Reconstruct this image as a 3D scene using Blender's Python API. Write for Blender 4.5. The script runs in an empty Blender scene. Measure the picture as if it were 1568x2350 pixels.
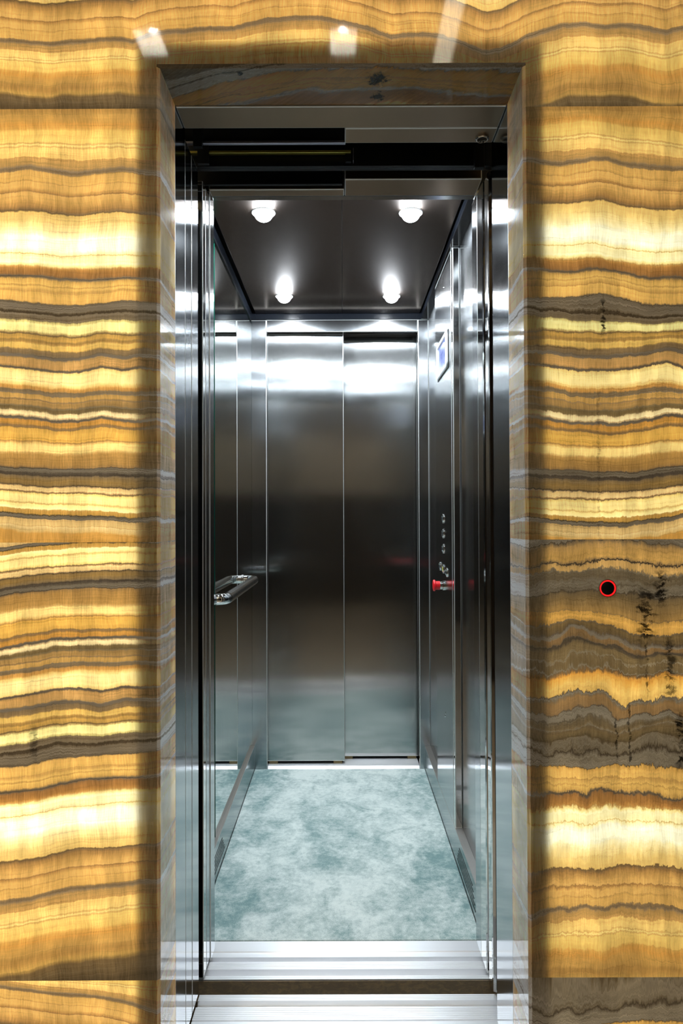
import bpy, bmesh, math, random
import numpy as np
from mathutils import Vector, Matrix

S = bpy.context.scene
COL = S.collection
random.seed(4)

# ------------------------------------------------------------------ camera
FPX, WPX, HPX = 1567.0, 1568.0, 2350.0
YAW, PIT, ROL = math.radians(-0.0365), math.radians(0.682), math.radians(-0.212)
EYE = Vector((0, 0, 1.18))
fwd = Vector((math.sin(YAW) * math.cos(PIT), math.cos(YAW) * math.cos(PIT), math.sin(PIT)))
r0 = Vector((math.cos(YAW), -math.sin(YAW), 0)); u0 = r0.cross(fwd)
rgt = r0 * math.cos(ROL) + u0 * math.sin(ROL)
upv = -r0 * math.sin(ROL) + u0 * math.cos(ROL)
cam = bpy.data.cameras.new('camera'); co = bpy.data.objects.new('camera', cam); COL.objects.link(co)
m = Matrix((rgt, upv, -fwd)).transposed().to_4x4(); m.translation = EYE
co.matrix_world = m
cam.sensor_fit = 'VERTICAL'; cam.sensor_height = 36.0; cam.sensor_width = 24.0
cam.lens = FPX / HPX * 36.0
cam.clip_start = 0.02
S.camera = co

# ------------------------------------------------------------------ node helpers
def lin(c):
    return tuple(((x / 255) / 12.92 if x / 255 <= .04045 else (((x / 255) + .055) / 1.055) ** 2.4) for x in c)

class NT:
    def __init__(s, name):
        s.m = bpy.data.materials.new(name); s.m.use_nodes = True
        s.t = s.m.node_tree; s.t.nodes.clear()
        s.out = s.t.nodes.new('ShaderNodeOutputMaterial')
    def n(s, typ, ins=None, **kw):
        d = s.t.nodes.new(typ)
        for k, v in kw.items(): setattr(d, k, v)
        for k, v in (ins or {}).items(): s.set(d.inputs[k], v)
        return d
    def set(s, sock, v):
        if isinstance(v, bpy.types.NodeSocket): s.t.links.new(v, sock)
        else: sock.default_value = v
    def math(s, op, a, b=0.0, c=0.0, clamp=False):
        d = s.t.nodes.new('ShaderNodeMath'); d.operation = op; d.use_clamp = clamp
        s.set(d.inputs[0], a); s.set(d.inputs[1], b); s.set(d.inputs[2], c)
        return d.outputs[0]
    def mix(s, f, a, b, blend='MIX'):
        d = s.t.nodes.new('ShaderNodeMix'); d.data_type = 'RGBA'; d.blend_type = blend
        s.set(d.inputs[0], f)
        s.set(d.inputs[6], a if isinstance(a, bpy.types.NodeSocket) else (*a, 1))
        s.set(d.inputs[7], b if isinstance(b, bpy.types.NodeSocket) else (*b, 1))
        return d.outputs[2]
    def noise(s, vec, scale, detail=2.0, rough=.5, dist=0.0):
        d = s.n('ShaderNodeTexNoise', {'Scale': scale, 'Detail': detail, 'Roughness': rough, 'Distortion': dist})
        s.t.links.new(vec, d.inputs['Vector']); return d.outputs['Fac']
    def mapr(s, v, a, b, c, d_, smooth=False):
        d = s.n('ShaderNodeMapRange', {'Value': v, 'From Min': a, 'From Max': b, 'To Min': c, 'To Max': d_})
        if smooth: d.interpolation_type = 'SMOOTHSTEP'
        return d.outputs[0]
    def xyz(s, x, y, z):
        d = s.n('ShaderNodeCombineXYZ', {0: x, 1: y, 2: z}); return d.outputs[0]
    def pos(s):
        d = s.n('ShaderNodeNewGeometry'); return d.outputs['Position']
    def scaled(s, vec, x, y, z):
        d = s.n('ShaderNodeVectorMath', {0: vec, 1: (x, y, z)}, operation='MULTIPLY'); return d.outputs[0]
    def surf(s, sh): s.t.links.new(sh, s.out.inputs['Surface']); return s.m

def pbsdf(t, **kw):
    d = t.n('ShaderNodeBsdfPrincipled')
    for k, v in kw.items():
        t.set(d.inputs[k.replace('_', ' ')], v)
    return d

def simple(name, col, rough=.5, metal=0.0, spec=.5, coat=0.0):
    t = NT(name); d = pbsdf(t, Base_Color=(*lin(col), 1), Roughness=rough, Metallic=metal)
    d.inputs['Specular IOR Level'].default_value = spec
    d.inputs['Coat Weight'].default_value = coat
    return t.surf(d.outputs[0])

def emit(name, col, strength):
    t = NT(name); e = t.n('ShaderNodeEmission', {'Color': (*col, 1), 'Strength': strength})
    return t.surf(e.outputs[0])

def steel(name, col, rough, aniso, grain='V', bump=0.15, wave=0.0, met=1.0):
    """brushed metal: grain V = vertical brushing, X = brushed along X, Y = along Y"""
    t = NT(name)
    p = t.pos()
    if grain == 'V':
        g = t.n('ShaderNodeNewGeometry')
        tan = t.n('ShaderNodeVectorMath', {0: g.outputs['True Normal'], 1: (0, 0, 1)}, operation='CROSS_PRODUCT').outputs[0]
        tan = t.n('ShaderNodeVectorMath', {0: tan, 1: (.02, .013, 0)}, operation='ADD').outputs[0]
        sc = (420, 420, 3)
    elif grain == 'X':
        tan = t.xyz(0.0, 1.0, 0.0); sc = (6, 900, 900)
    else:
        tan = t.xyz(1.0, 0.0, 0.0); sc = (900, 6, 900)
    st = t.noise(t.scaled(p, *sc), 1.0, 3)
    cl = t.noise(p, 5.0, 4, .6)
    c = t.mix(st, tuple(x * .93 for x in lin(col)), tuple(min(1, x * 1.05) for x in lin(col)))
    ro = t.math('ADD', t.mapr(st, 0, 1, rough * .92, rough * 1.08), t.mapr(cl, .3, .7, -.015, .02))
    d = pbsdf(t, Base_Color=c, Roughness=ro, Metallic=met, Anisotropic=aniso)
    t.set(d.inputs['Tangent'], tan)
    hb = st
    g0 = t.n('ShaderNodeNewGeometry'); nrm = g0.outputs['Normal']
    if bump:
        b = t.n('ShaderNodeBump', {'Height': hb, 'Strength': bump, 'Distance': .0002}); nrm = b.outputs[0]
    if wave:
        lw = t.noise(t.scaled(p, 1.0, 1.0, .5), 3.2, 1)
        b2 = t.n('ShaderNodeBump', {'Height': lw, 'Strength': wave, 'Distance': .01, 'Normal': nrm}); nrm = b2.outputs[0]
    t.set(d.inputs['Normal'], nrm)
    return t.surf(d.outputs[0])

M = {}
M['steel'] = steel('brushed_stainless', (170, 172, 174), .15, .92, 'V', 0, .03)
M['door_steel'] = steel('door_stainless', (172, 173, 172), .15, .93, 'V', 0, .12)
M['jamb_steel'] = steel('jamb_stainless', (168, 171, 174), .11, .88, 'V', 0, .03)
M['soffit_steel'] = steel('soffit_stainless', (160, 138, 116), .30, .5, 'X', .08)
M['polish'] = simple('polished_stainless', (205, 205, 203), .06, 1.0)
M['satin'] = simple('satin_stainless', (205, 206, 206), .2, 1.0)
M['chrome'] = simple('chrome', (222, 222, 220), .03, 1.0)
M['alu'] = steel('ribbed_aluminium', (250, 251, 254), .42, .7, 'X', .25, met=.9)
M['ledge'] = steel('ledge_stainless', (226, 222, 216), .45, .3, 'Y', .08)
M['black'] = simple('black_void_paint', (9, 10, 12), .55, 0, .2)
M['darkmetal'] = simple('dark_track_metal', (40, 42, 46), .35, .8)
M['recess'] = simple('brown_recess_lit', (92, 84, 80), .5, .3)  # brown puts the tone of the lit soffit into the recess
M['brass'] = simple('dull_brass', (120, 104, 70), .5, .5)
M['edge'] = simple('steel_edge_highlight', (206, 206, 202), .42, .75)  # paler than the panels, so bevels read as bright edge highlights
M['zinc'] = simple('yellow_zinc_rail', (190, 178, 96), .38, 1.0)
M['bluesteel'] = simple('rail_steel', (190, 190, 205), .38, 1.0)
M['dispshadow'] = simple('display_shadow_black', (14, 14, 15), .6)  # painted shadow line around the display
M['red'] = simple('red_plastic', (225, 22, 34), .32)
M['yellow'] = simple('yellow_cap', (226, 220, 60), .4)
M['cap'] = simple('dark_button_cap', (38, 35, 35), .3, .6)
M['white'] = simple('white_plastic', (236, 238, 238), .3)
M['shadowgap'] = simple('black_gloss_trim', (14, 16, 20), .12, 0, .5)
M['lamp'] = emit('car_lamp_lens', (.82, .92, 1.0), 860)
M['lobbylamp'] = emit('lobby_lamp_lens', (1.0, .93, .80), 620)
M['strip'] = emit('lobby_light_strip', (1.0, .90, .68), 8.0)
M['redring'] = emit('lit_red_ring', (1.0, .012, .012), 1.6)

def ceiling_mat():
    t = NT('dark_bronze_ceiling')
    st = t.noise(t.scaled(t.pos(), 700, 8, 1), 1.0, 2)
    c = t.mix(st, lin((104, 90, 82)), lin((116, 101, 92)))
    d = pbsdf(t, Base_Color=c, Roughness=.22, Metallic=1.0, Anisotropic=.6)
    t.set(d.inputs['Tangent'], t.xyz(1.0, 0.0, 0.0))
    return t.surf(d.outputs[0])
M['carceil'] = ceiling_mat()

def mirror_mat():
    t = NT('mirror_glass')
    d = pbsdf(t, Base_Color=(.80, .84, .83, 1), Roughness=.008, Metallic=1.0)
    return t.surf(d.outputs[0])
M['mirror'] = mirror_mat()
M['glassedge'] = simple('green_glass_edge', (10, 66, 52), .1)

def carpet_mat():
    t = NT('teal_velvet_carpet'); p = t.pos()
    a = t.noise(t.scaled(p, 1, .8, 1), 2.7, 5, .6, .5)
    b = t.noise(t.scaled(p, 1, .75, 1), 11.0, 5, .6, .7)
    c = t.noise(p, 60.0, 3, .7)
    f = t.noise(p, 620.0, 2, .8)
    h = t.math('ADD', t.math('MULTIPLY', a, .45), t.math('MULTIPLY', b, .42))
    h = t.math('ADD', h, t.math('MULTIPLY', c, .13))
    v = t.mapr(h, .385, .60, 0, 1, False)
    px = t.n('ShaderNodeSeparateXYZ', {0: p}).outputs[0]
    v = t.math('ADD', v, t.mapr(t.math('ABSOLUTE', px), .12, .38, .16, -.20, True))  # trodden middle lighter; lamp light and shade at the walls painted in too
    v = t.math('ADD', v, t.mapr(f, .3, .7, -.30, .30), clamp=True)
    v = t.math('ADD', v, t.mapr(c, .3, .7, -.10, .10), clamp=True)
    col = t.mix(v, lin((114, 142, 140)), lin((220, 228, 222)))
    d = pbsdf(t, Base_Color=col, Roughness=.95)
    d.inputs['Specular IOR Level'].default_value = .1
    d.inputs['Sheen Weight'].default_value = .25
    d.inputs['Sheen Roughness'].default_value = .4
    bp = t.n('ShaderNodeBump', {'Height': t.math('ADD', t.math('MULTIPLY', f, .6), t.math('MULTIPLY', b, 1.2)), 'Strength': .35, 'Distance': .003})
    t.set(d.inputs['Normal'], bp.outputs[0])
    return t.surf(d.outputs[0])
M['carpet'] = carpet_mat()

def marble_mat(name, c1, c2, rough):
    t = NT(name); p = t.pos()
    a = t.noise(p, 2.2, 6, .6, 1.5)
    col = t.mix(t.mapr(a, .35, .65, 0, 1), lin(c1), lin(c2))
    d = pbsdf(t, Base_Color=col, Roughness=rough)
    return t.surf(d.outputs[0])
M['marble'] = marble_mat('beige_marble', (172, 160, 142), (194, 182, 164), .12)
M['plaster'] = marble_mat('warm_plaster', (186, 178, 164), (196, 188, 174), .7)
M['darkwall'] = marble_mat('dark_brown_panelling', (44, 38, 34), (58, 50, 44), .35)

def apron_mat():
    t = NT('dirty_car_apron'); p = t.pos()
    a = t.noise(t.scaled(p, 1, 1, 2), 40.0, 6, .7, 1.0)
    col = t.mix(t.mapr(a, .45, .75, 0, 1), lin((168, 152, 128)), lin((216, 190, 144)))
    d = pbsdf(t, Base_Color=col, Roughness=.6, Metallic=.3)
    return t.surf(d.outputs[0])
M['apron'] = apron_mat()

def screen_mat():
    t = NT('blue_lcd'); p = t.pos()
    v = t.n('ShaderNodeTexVoronoi', {'Scale': 70.0}); t.t.links.new(p, v.inputs['Vector'])
    a = t.noise(p, 45.0, 3)
    col = t.mix(t.mapr(a, .35, .65, 0, 1), lin((92, 112, 214)), lin((142, 164, 238)))
    col = t.mix(t.mapr(v.outputs['Distance'], .0, .16, .8, 0), col, lin((225, 232, 250)))
    d = pbsdf(t, Base_Color=(.02, .02, .04, 1), Roughness=.08, Emission_Color=col, Emission_Strength=.85)
    return t.surf(d.outputs[0])
M['screen'] = screen_mat()

# ------------------------------------------------------------------ onyx
# strata profile: (height in the slab, colour by transmitted light, chalkiness 0..1)
PROF = [
 (150,(84,64,36),.25),(186,(70,52,28),.15),(204,(92,70,38),.25),(222,(98,72,36),.15),(234,(196,148,62),.05),(246,(182,130,52),.05),(258,(176,126,50),.05),
 (266,(196,144,60),.05),(284,(206,148,58),.02),(292,(218,150,52),0),(302,(222,160,62),0),(308,(246,194,86),0),
 (334,(250,204,98),0),(337,(236,180,84),.1),(341,(253,216,118),0),(345,(236,182,86),.1),(348,(252,206,106),0),(369,(250,198,98),0),
 (371,(218,160,76),.1),(378,(212,158,76),.1),(382,(204,152,72),.15),(389,(196,146,72),.2),(393,(172,134,84),.5),(396,(150,118,78),.8),(398,(132,104,70),.4),(402,(168,128,74),.8),(405,(230,172,78),.05),
 (424,(234,176,80),0),(426,(204,148,66),.1),(428,(236,178,84),0),(440,(234,176,82),0),(448,(196,138,62),.1),(450,(176,122,58),.2),(452,(234,176,86),0),
 (462,(232,174,82),0),(474,(206,150,68),.05),(484,(176,124,58),.1),(489,(150,110,58),.4),(492,(110,80,44),.3),(494,(244,196,98),0),
 (512,(248,206,112),0),(526,(253,222,140),0),(540,(255,236,172),0),(548,(255,248,205),0),(574,(255,249,212),0),
 (580,(255,240,178),0),(584,(255,236,164),0),(586,(240,196,108),.1),(588,(255,236,164),0),(606,(255,240,176),0),(612,(252,220,130),0),
 (617,(206,144,58),0),(622,(176,116,44),0),(632,(160,104,42),0),(638,(142,94,44),.1),(640,(120,92,62),.8),(642,(64,48,34),.9),(644,(136,108,70),.8),(648,(214,160,68),.1),
 (658,(238,184,82),0),(662,(206,152,64),.1),(664,(240,186,84),0),(676,(206,150,64),.1),(678,(238,182,80),0),(690,(236,178,78),0),(699,(222,166,74),0),
 (702,(110,86,56),.5),(703,(46,36,26),.5),(705,(118,98,70),.95),(714,(124,104,76),1),(719,(112,92,64),.9),(722,(60,46,30),.3),(726,(48,36,24),.15),
 (728,(116,96,66),.8),(730,(136,112,76),.9),(732,(102,82,54),.6),(741,(110,88,58),.5),(744,(214,192,106),.1),(750,(238,222,138),0),(766,(236,218,130),0),
 (771,(176,136,66),.2),(773,(86,64,36),.3),(776,(190,142,56),.1),(784,(206,154,58),.05),(787,(168,124,50),.2),(792,(176,128,50),.15),(796,(232,184,84),0),(806,(228,178,76),0),
 (810,(140,106,60),.3),(820,(122,94,56),.35),(823,(126,106,82),1),(828,(116,96,74),.95),(831,(196,146,74),.1),(848,(208,152,76),.05),(851,(186,138,72),.1),
 (854,(84,70,56),.5),(857,(96,78,60),.7),(859,(244,202,108),0),(866,(252,222,134),0),(884,(253,224,140),0),(892,(246,200,104),0),(896,(214,150,56),0),(901,(196,136,56),0),
 (904,(126,100,64),.5),(909,(134,106,68),.6),(911,(150,122,84),.95),(913,(196,146,66),.1),(922,(206,154,68),.1),(924,(160,118,66),.6),(927,(180,134,62),.2),(936,(172,128,62),.2),
 (939,(124,100,58),.6),(942,(104,82,42),.15),(948,(118,92,48),.2),(951,(236,206,142),.1),(958,(250,222,156),.1),(962,(220,180,116),.4),
 (964,(104,86,66),1),(968,(98,82,62),.95),(970,(200,134,40),.1),(978,(214,148,44),0),(982,(156,110,50),.3),(986,(140,102,54),.5),(989,(226,166,58),.05),(1000,(240,180,64),0),
 (1014,(236,174,60),0),(1017,(186,132,52),.25),(1020,(238,186,90),0),(1024,(252,212,118),0),(1038,(250,210,116),0),(1043,(206,152,66),.2),(1046,(190,138,56),.1),(1056,(176,126,50),.1),
 (1068,(170,122,50),.1),(1074,(150,108,52),.2),(1076,(58,46,36),.7),(1079,(116,100,74),1),(1085,(108,92,68),.95),(1087,(64,52,42),.6),(1093,(60,48,38),.5),(1096,(124,96,54),.4),
 (1106,(142,106,44),.1),(1114,(130,98,46),.15),(1117,(40,32,26),.2),(1118,(180,138,80),.9),(1120,(240,196,116),.2),(1129,(246,206,130),.05),(1131,(200,150,84),.1),(1133,(104,76,44),.3),
 (1136,(248,208,108),0),(1142,(253,222,132),0),(1156,(252,220,130),0),(1160,(236,190,96),.1),(1162,(252,220,128),0),(1171,(255,232,148),0),(1174,(206,150,56),.1),(1181,(198,144,48),.05),
 (1184,(30,25,22),.2),(1186,(122,104,76),1),(1192,(112,94,70),.95),(1194,(216,170,96),.1),(1206,(232,190,112),0),(1208,(216,170,92),.1),(1210,(234,196,124),0),(1219,(224,180,100),0),
 (1224,(212,150,54),0),(1246,(204,142,46),0),(1270,(200,140,46),0)]

PROF_R3 = [q for q in PROF if q[0] < 699] + [
 (699,(214,156,60),0),(702,(56,46,34),.5),(704,(150,134,108),.95),(710,(146,128,100),1),(721,(136,120,94),.95),(724,(70,58,44),.5),(726,(48,38,28),.2),
 (729,(110,94,68),.8),(735,(130,112,84),.95),(741,(116,98,70),.8),(744,(72,56,34),.2),(756,(92,74,42),.2),(780,(104,82,48),.2),(791,(100,80,50),.4),(793,(150,132,102),1),
 (796,(112,90,56),.3),(806,(96,78,50),.3),(812,(120,104,78),.7),(815,(156,140,114),1),(826,(160,144,118),1),(829,(70,58,46),.5),(832,(140,104,60),.15),(848,(150,110,60),.1),
 (853,(130,104,70),.5),(855,(160,145,118),1),(858,(78,64,52),.6),(860,(244,190,86),0),(872,(250,198,92),0),(882,(250,184,68),0),(890,(242,164,44),0),(894,(150,102,46),.1),(898,(110,88,56),.4),
 (899,(146,130,100),.95),(901,(108,86,50),.2),(909,(116,92,54),.3),(911,(168,148,112),1),(913,(124,100,60),.3),(930,(118,94,54),.25),(938,(72,60,44),.4),(943,(62,52,42),.5),(947,(122,90,50),.2),
 (957,(130,94,50),.15),(961,(150,134,108),.95),(965,(140,122,98),.9),(968,(78,66,56),.6),(971,(92,72,42),.2),(984,(112,86,44),.15),(988,(96,80,60),.6),(990,(206,150,58),.05),
 (1004,(232,170,66),0),(1016,(200,146,58),.05),(1018,(140,108,62),.5),(1020,(168,124,56),.1),(1040,(140,106,54),.15),(1060,(116,90,50),.2),(1072,(98,78,48),.25),(1076,(52,42,32),.4),
 (1079,(126,110,84),1),(1096,(122,106,80),.95),(1100,(92,76,52),.5),(1112,(96,80,54),.4),(1116,(120,104,78),.8),(1118,(180,140,80),.5),(1120,(214,164,84),.1),(1129,(206,156,80),.1),
 (1132,(60,48,36),.5),(1134,(44,35,28),.4),(1136,(168,126,66),.3),(1142,(206,154,68),.05),(1158,(196,146,66),.1),(1172,(180,134,66),.15),(1181,(120,94,58),.4),
 (1184,(38,32,28),.3),(1186,(124,108,84),1),(1230,(116,100,76),1),(1260,(116,100,76),1)]

def onyx_mat(name, v0, v1, cracks=(), wob=1.0, fibre=1.0, PROF=PROF, blobs=(), tint=.05, dim=1.0):
    t = NT(name)
    uv = t.n('ShaderNodeUVMap', uv_map='strata')
    sp = t.n('ShaderNodeSeparateXYZ', {0: uv.outputs[0]})
    u, v = sp.outputs[0], sp.outputs[1]
    p = t.pos()
    n1 = t.noise(t.xyz(t.math('MULTIPLY', u, 14), t.math('MULTIPLY', v, 9), 0.0), 1.0, 2)
    n2 = t.noise(t.xyz(t.math('MULTIPLY', u, 70), t.math('MULTIPLY', v, 34), 3.0), 1.0, 3, .6)
    n3 = t.noise(t.xyz(t.math('MULTIPLY', u, 330), t.math('MULTIPLY', v, 160), 5.0), 1.0, 2)
    vd = t.math('ADD', v, t.mapr(n1, 0, 1, -.006 * wob, .006 * wob))
    vd = t.math('ADD', vd, t.mapr(n2, 0, 1, -.0042 * wob, .0042 * wob))
    vd = t.math('ADD', vd, t.mapr(n3, 0, 1, -.0020 * wob, .0020 * wob))
    i0 = max(0, max(i for i, q in enumerate(PROF) if q[0] <= v0) - 1)
    i1 = min(len(PROF), min([i for i, q in enumerate(PROF) if q[0] >= v1] or [len(PROF) - 1]) + 2)
    P = PROF[i0:i1]
    litc = None; i = 0
    while i < len(P) - 1:
        seg = P[i:i + 31]
        a, b = seg[0][0] / 1000, seg[-1][0] / 1000
        f = t.mapr(vd, a, b, 0, 1)
        outs = []
        for which in (0, 1):
            rp = t.n('ShaderNodeValToRGB', {0: f}); cr = rp.color_ramp
            while len(cr.elements) < len(seg): cr.elements.new(.5)
            for k, q in enumerate(seg):
                e = cr.elements[k]; e.position = (q[0] / 1000 - a) / (b - a)
            for k, q in enumerate(seg):
                c = lin(q[1]) if which == 0 else (q[2],) * 3
                cr.elements[k].color = (*c, 1)
            outs.append(rp.outputs[0])
        if litc is None: litc, chalk = outs
        else:
            g = t.math('GREATER_THAN', vd, a)
            litc = t.mix(g, litc, outs[0]); chalk = t.mix(g, chalk, outs[1])
        i += 30
    # crystal fibres across the layers, fine parallel layers, cloudy patches doubling as uneven backlight
    fw = t.noise(t.xyz(t.math('MULTIPLY', u, 9), t.math('MULTIPLY', v, 14), 9.0), 1.0, 2)
    ux = t.math('ADD', u, t.mapr(fw, 0, 1, -.007, .007))
    fib = t.noise(t.xyz(t.math('MULTIPLY', ux, 420), t.math('MULTIPLY', v, 18), 0.0), 1.0, 3, .65)
    fib2 = t.noise(t.xyz(t.math('MULTIPLY', ux, 90), t.math('MULTIPLY', v, 8), 7.0), 1.0, 3, .6)
    lay = t.noise(t.xyz(t.math('MULTIPLY', u, 5), t.math('MULTIPLY', vd, 420), 1.0), 1.0, 2, .7)
    pat = t.noise(t.xyz(t.math('MULTIPLY', u, 7), t.math('MULTIPLY', v, 5), 2.0), 1.0, 3, .6)
    gain = t.math('MULTIPLY', t.mapr(fib, .25, .75, 1 - .20 * fibre, 1 + .20 * fibre), t.mapr(fib2, .25, .75, .91, 1.09))
    gain = t.math('MULTIPLY', gain, t.mapr(lay, .3, .7, .90, 1.10))
    gain = t.math('MULTIPLY', gain, t.mapr(pat, .3, .7, .80, 1.16))
    glow = t.noise(t.xyz(t.math('MULTIPLY', u, 26), t.math('MULTIPLY', vd, 24), 4.0), 1.0, 3, .55)
    gain = t.math('MULTIPLY', gain, t.mapr(glow, .32, .68, .86, 1.12))
    fold = t.noise(t.xyz(t.math('ADD', t.math('MULTIPLY', u, 13), t.math('MULTIPLY', v, 1.3)), 0.0, 11.0), 1.0, 1)
    gain = t.math('MULTIPLY', gain, t.mapr(fold, .47, .53, .88, 1.08, True))
    fine = t.noise(t.xyz(t.math('MULTIPLY', u, 3), t.math('MULTIPLY', vd, 150), 8.0), 1.0, 4, .7)
    gain = t.math('MULTIPLY', gain, t.mapr(fine, .3, .5, .80, 1.0, True))
    dark = None
    for (cu, cz0, cz1, w, s_) in cracks:
        sx = t.n('ShaderNodeSeparateXYZ', {0: p})
        wn = t.noise(t.xyz(0.0, 0.0, t.math('MULTIPLY', sx.outputs[2], 34)), 1.0, 4, .7)
        dx = t.math('ABSOLUTE', t.math('SUBTRACT', t.math('ADD', sx.outputs[0], t.mapr(wn, 0, 1, -.011, .011)), cu))
        wv = t.mapr(t.noise(t.xyz(0.0, t.math('MULTIPLY', sx.outputs[0], 30), t.math('MULTIPLY', sx.outputs[2], 110)), 1.0, 3), .35, .65, .25, 1.5)
        k = t.mapr(t.math('DIVIDE', dx, t.math('MULTIPLY', wv, w)), .3, 1.0, s_, 0, True)
        zz = t.math('MULTIPLY', t.mapr(sx.outputs[2], cz0 - .015, cz0 + .01, 0, 1), t.mapr(sx.outputs[2], cz1 - .01, cz1 + .015, 1, 0))
        k = t.math('MULTIPLY', k, zz)
        rowb = t.noise(t.xyz(t.math('MULTIPLY', u, 22), t.math('MULTIPLY', vd, 130), 6.0), 1.0, 3, .6)
        k = t.math('MULTIPLY', k, t.mapr(rowb, .38, .56, .1, 1.0, True))
        dark = k if dark is None else t.math('MAXIMUM', dark, k)
    for (bx, by, bz, br_) in blobs:
        dv = t.n('ShaderNodeVectorMath', {0: p, 1: (bx, by, bz)}, operation='SUBTRACT').outputs[0]
        ln = t.n('ShaderNodeVectorMath', {0: dv}, operation='LENGTH').outputs['Value']
        bn = t.noise(p, 90.0, 4, .65)
        k = t.mapr(t.math('ADD', t.math('DIVIDE', ln, br_), t.mapr(bn, .3, .7, -.6, .6)), .4, 1.05, .95, 0, True)
        dark = k if dark is None else t.math('MAXIMUM', dark, k)
    lum0 = t.n('ShaderNodeRGBToBW', {0: litc}).outputs[0]
    gain = t.math('MULTIPLY', gain, t.mapr(lum0, .55, .88, 1.0, 1.42))
    litd = t.mix(.07, litc, t.xyz(lum0, lum0, lum0))
    tr = t.n('ShaderNodeVectorMath', {0: litd, 1: t.xyz(gain, gain, gain)}, operation='MULTIPLY').outputs[0]
    thru = t.mapr(chalk, 0, 1, 1.0, .45)
    tr = t.n('ShaderNodeVectorMath', {0: tr, 1: t.xyz(thru, thru, thru)}, operation='MULTIPLY').outputs[0]
    # front-lit body colour: honey-brown crystal to grey chalk
    clear = t.mix(t.mapr(t.math('ADD', t.math('MULTIPLY', fib, .6), t.math('MULTIPLY', fib2, .4)), .36, .64, 0, 1), lin((100, 87, 58)), lin((170, 152, 118)))
    clear = t.mix(tint, clear, litc)
    bc = t.mix(chalk, clear, t.mix(t.mapr(lay, .3, .7, 0, 1), lin((132, 122, 104)), lin((212, 205, 192))))
    lum = t.n('ShaderNodeRGBToBW', {0: litc}).outputs[0]
    bc = t.mix(t.mapr(lum, .0, .07, .75, 0), bc, lin((40, 34, 28)))
    bc = t.mix(t.mapr(fine, .30, .44, .55, 0, True), bc, lin((58, 48, 34)))
    if dark is not None:
        bc = t.mix(dark, bc, lin((18, 14, 12))); tr = t.mix(dark, tr, (0.002, .0015, .001))
    if dim != 1.0: bc = t.n('ShaderNodeVectorMath', {0: bc, 1: (dim, dim * (1.05 if dim > 2 else 1), dim * (1.3 if dim > 2 else 1))}, operation='MULTIPLY').outputs[0]  # dim lightens or darkens the stone colour to stand in for light
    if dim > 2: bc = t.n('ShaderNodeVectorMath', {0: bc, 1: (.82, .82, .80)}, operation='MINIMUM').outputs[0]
    d = pbsdf(t, Base_Color=bc, Roughness=.05)
    d.inputs['Specular IOR Level'].default_value = .5
    tl = t.n('ShaderNodeBsdfTranslucent', {'Color': tr})
    ad = t.n('ShaderNodeAddShader', {0: d.outputs[0], 1: tl.outputs[0]})
    return t.surf(ad.outputs[0])

# traced layer lines per slab, drawn on the wall in sheet units (x to the right, y down): height in profile -> polyline
def L(*a): return list(zip(a[0::2], a[1::2]))
LX = [0, 60, 120, 180, 230, 280, 320, 366]
def LL(ys, xs=LX): return list(zip(xs, ys))
SLAB_L2 = [
 (247, L(0,247,366,247)), (300, L(0,296,112,291,235,293,366,293)),
 (403, LL([396,389,397,404,399,393,399,404])), (492, LL([484,485,491,494.5,491,487,491,494])),
 (612, LL([604,609,612,613,612,609.5,612,613])), (642, LL([631,633,639,643,641,637,640,643])),
 (703, LL([689,698,700.5,703,697,691,695,697])), (775, LL([764.6,767,774,775,769,770,770,771])),
 (809, LL([796,801,808,809,800,806,798,803])), (857, LL([842,846,855,857,844,851,844,851])), (904, LL([890,894,902,903,898,900,897,899])),
 (967, LL([956.6,959,968,968,959,964.5,967,962])), (1044, LL([1039,1040,1043,1044,1040,1041.5,1043,1043])),
 (1117, LL([1107,1115,1119,1116,1117,1121,1121,1121])), (1134, LL([1123,1129,1134,1133,1134,1138,1138,1138])),
 (1184, LL([1175,1181,1184,1183,1184,1189,1190.6,1188])), (1224, LL([1215,1222,1225,1224,1225,1230,1234,1232])), (1243, L(0,1247,120,1245,366,1243))]
SLAB_L3 = [
 (1243, L(0,1210,60,1208,180,1203,366,1200)),
 (1186, LL([1264,1253,1248,1244,1243,1242,1242,1242])), (1172, LL([1275,1265,1260,1257,1256,1255,1255,1256])), (1134, LL([1314,1304,1299,1296,1294.5,1293,1293,1293])),
 (1117, LL([1333,1321,1316,1312,1311,1309.5,1309.5,1309.5])),
 (1085, LL([1360,1349,1344,1340,1338,1336,1336,1337])), (1044, LL([1406,1394,1389,1388,1386.5,1385,1385,1385])),
 (967, LL([1488.5,1477,1466,1464,1462,1462,1464,1464])), (904, LL([1549,1543,1532,1527,1527,1526,1526,1528])),
 (857, LL([1602,1594,1581,1577,1584,1575,1577,1575])), (809, LL([1648,1641,1631,1626,1634,1622,1622,1622])),
 (775, LL([1683,1673,1661,1658,1657,1653,1652,1652])), (727, LL([1728,1718,1703,1702,1702,1696,1694,1692])),
 (703, LL([1759,1754,1741,1735.5,1733,1729,1725,1721])), (642, LL([1822,1814,1804,1790,1788,1785,1783,1779])),
 (612, LL([1852,1842,1831,1824,1819,1815,1813,1812])), (492, LL([1981,1971,1960,1947,1944.6,1942,1938,1937])),
 (394, LL([2077,2067.5,2053,2043,2037,2033.5,2027,2027])), (300, LL([2168,2158,2146,2138,2133,2126,2122,2120])), (225, LL([2243,2232,2214,2206,2201,2197,2190,2185])),
 (180, LL([2290,2280,2262,2254,2250,2247,2240,2236]))]
SLAB_L4 = [(330, L(0,2225,80,2240,180,2248,366,2260)), (398, LL([2263,2272,2279,2282,2288,2297,2309,2325])), (450, LL([2308,2317,2325,2328,2333,2342,2354,2370])),
 (612, LL([2460,2470,2478,2480,2486,2495,2505,2520]))]
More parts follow.
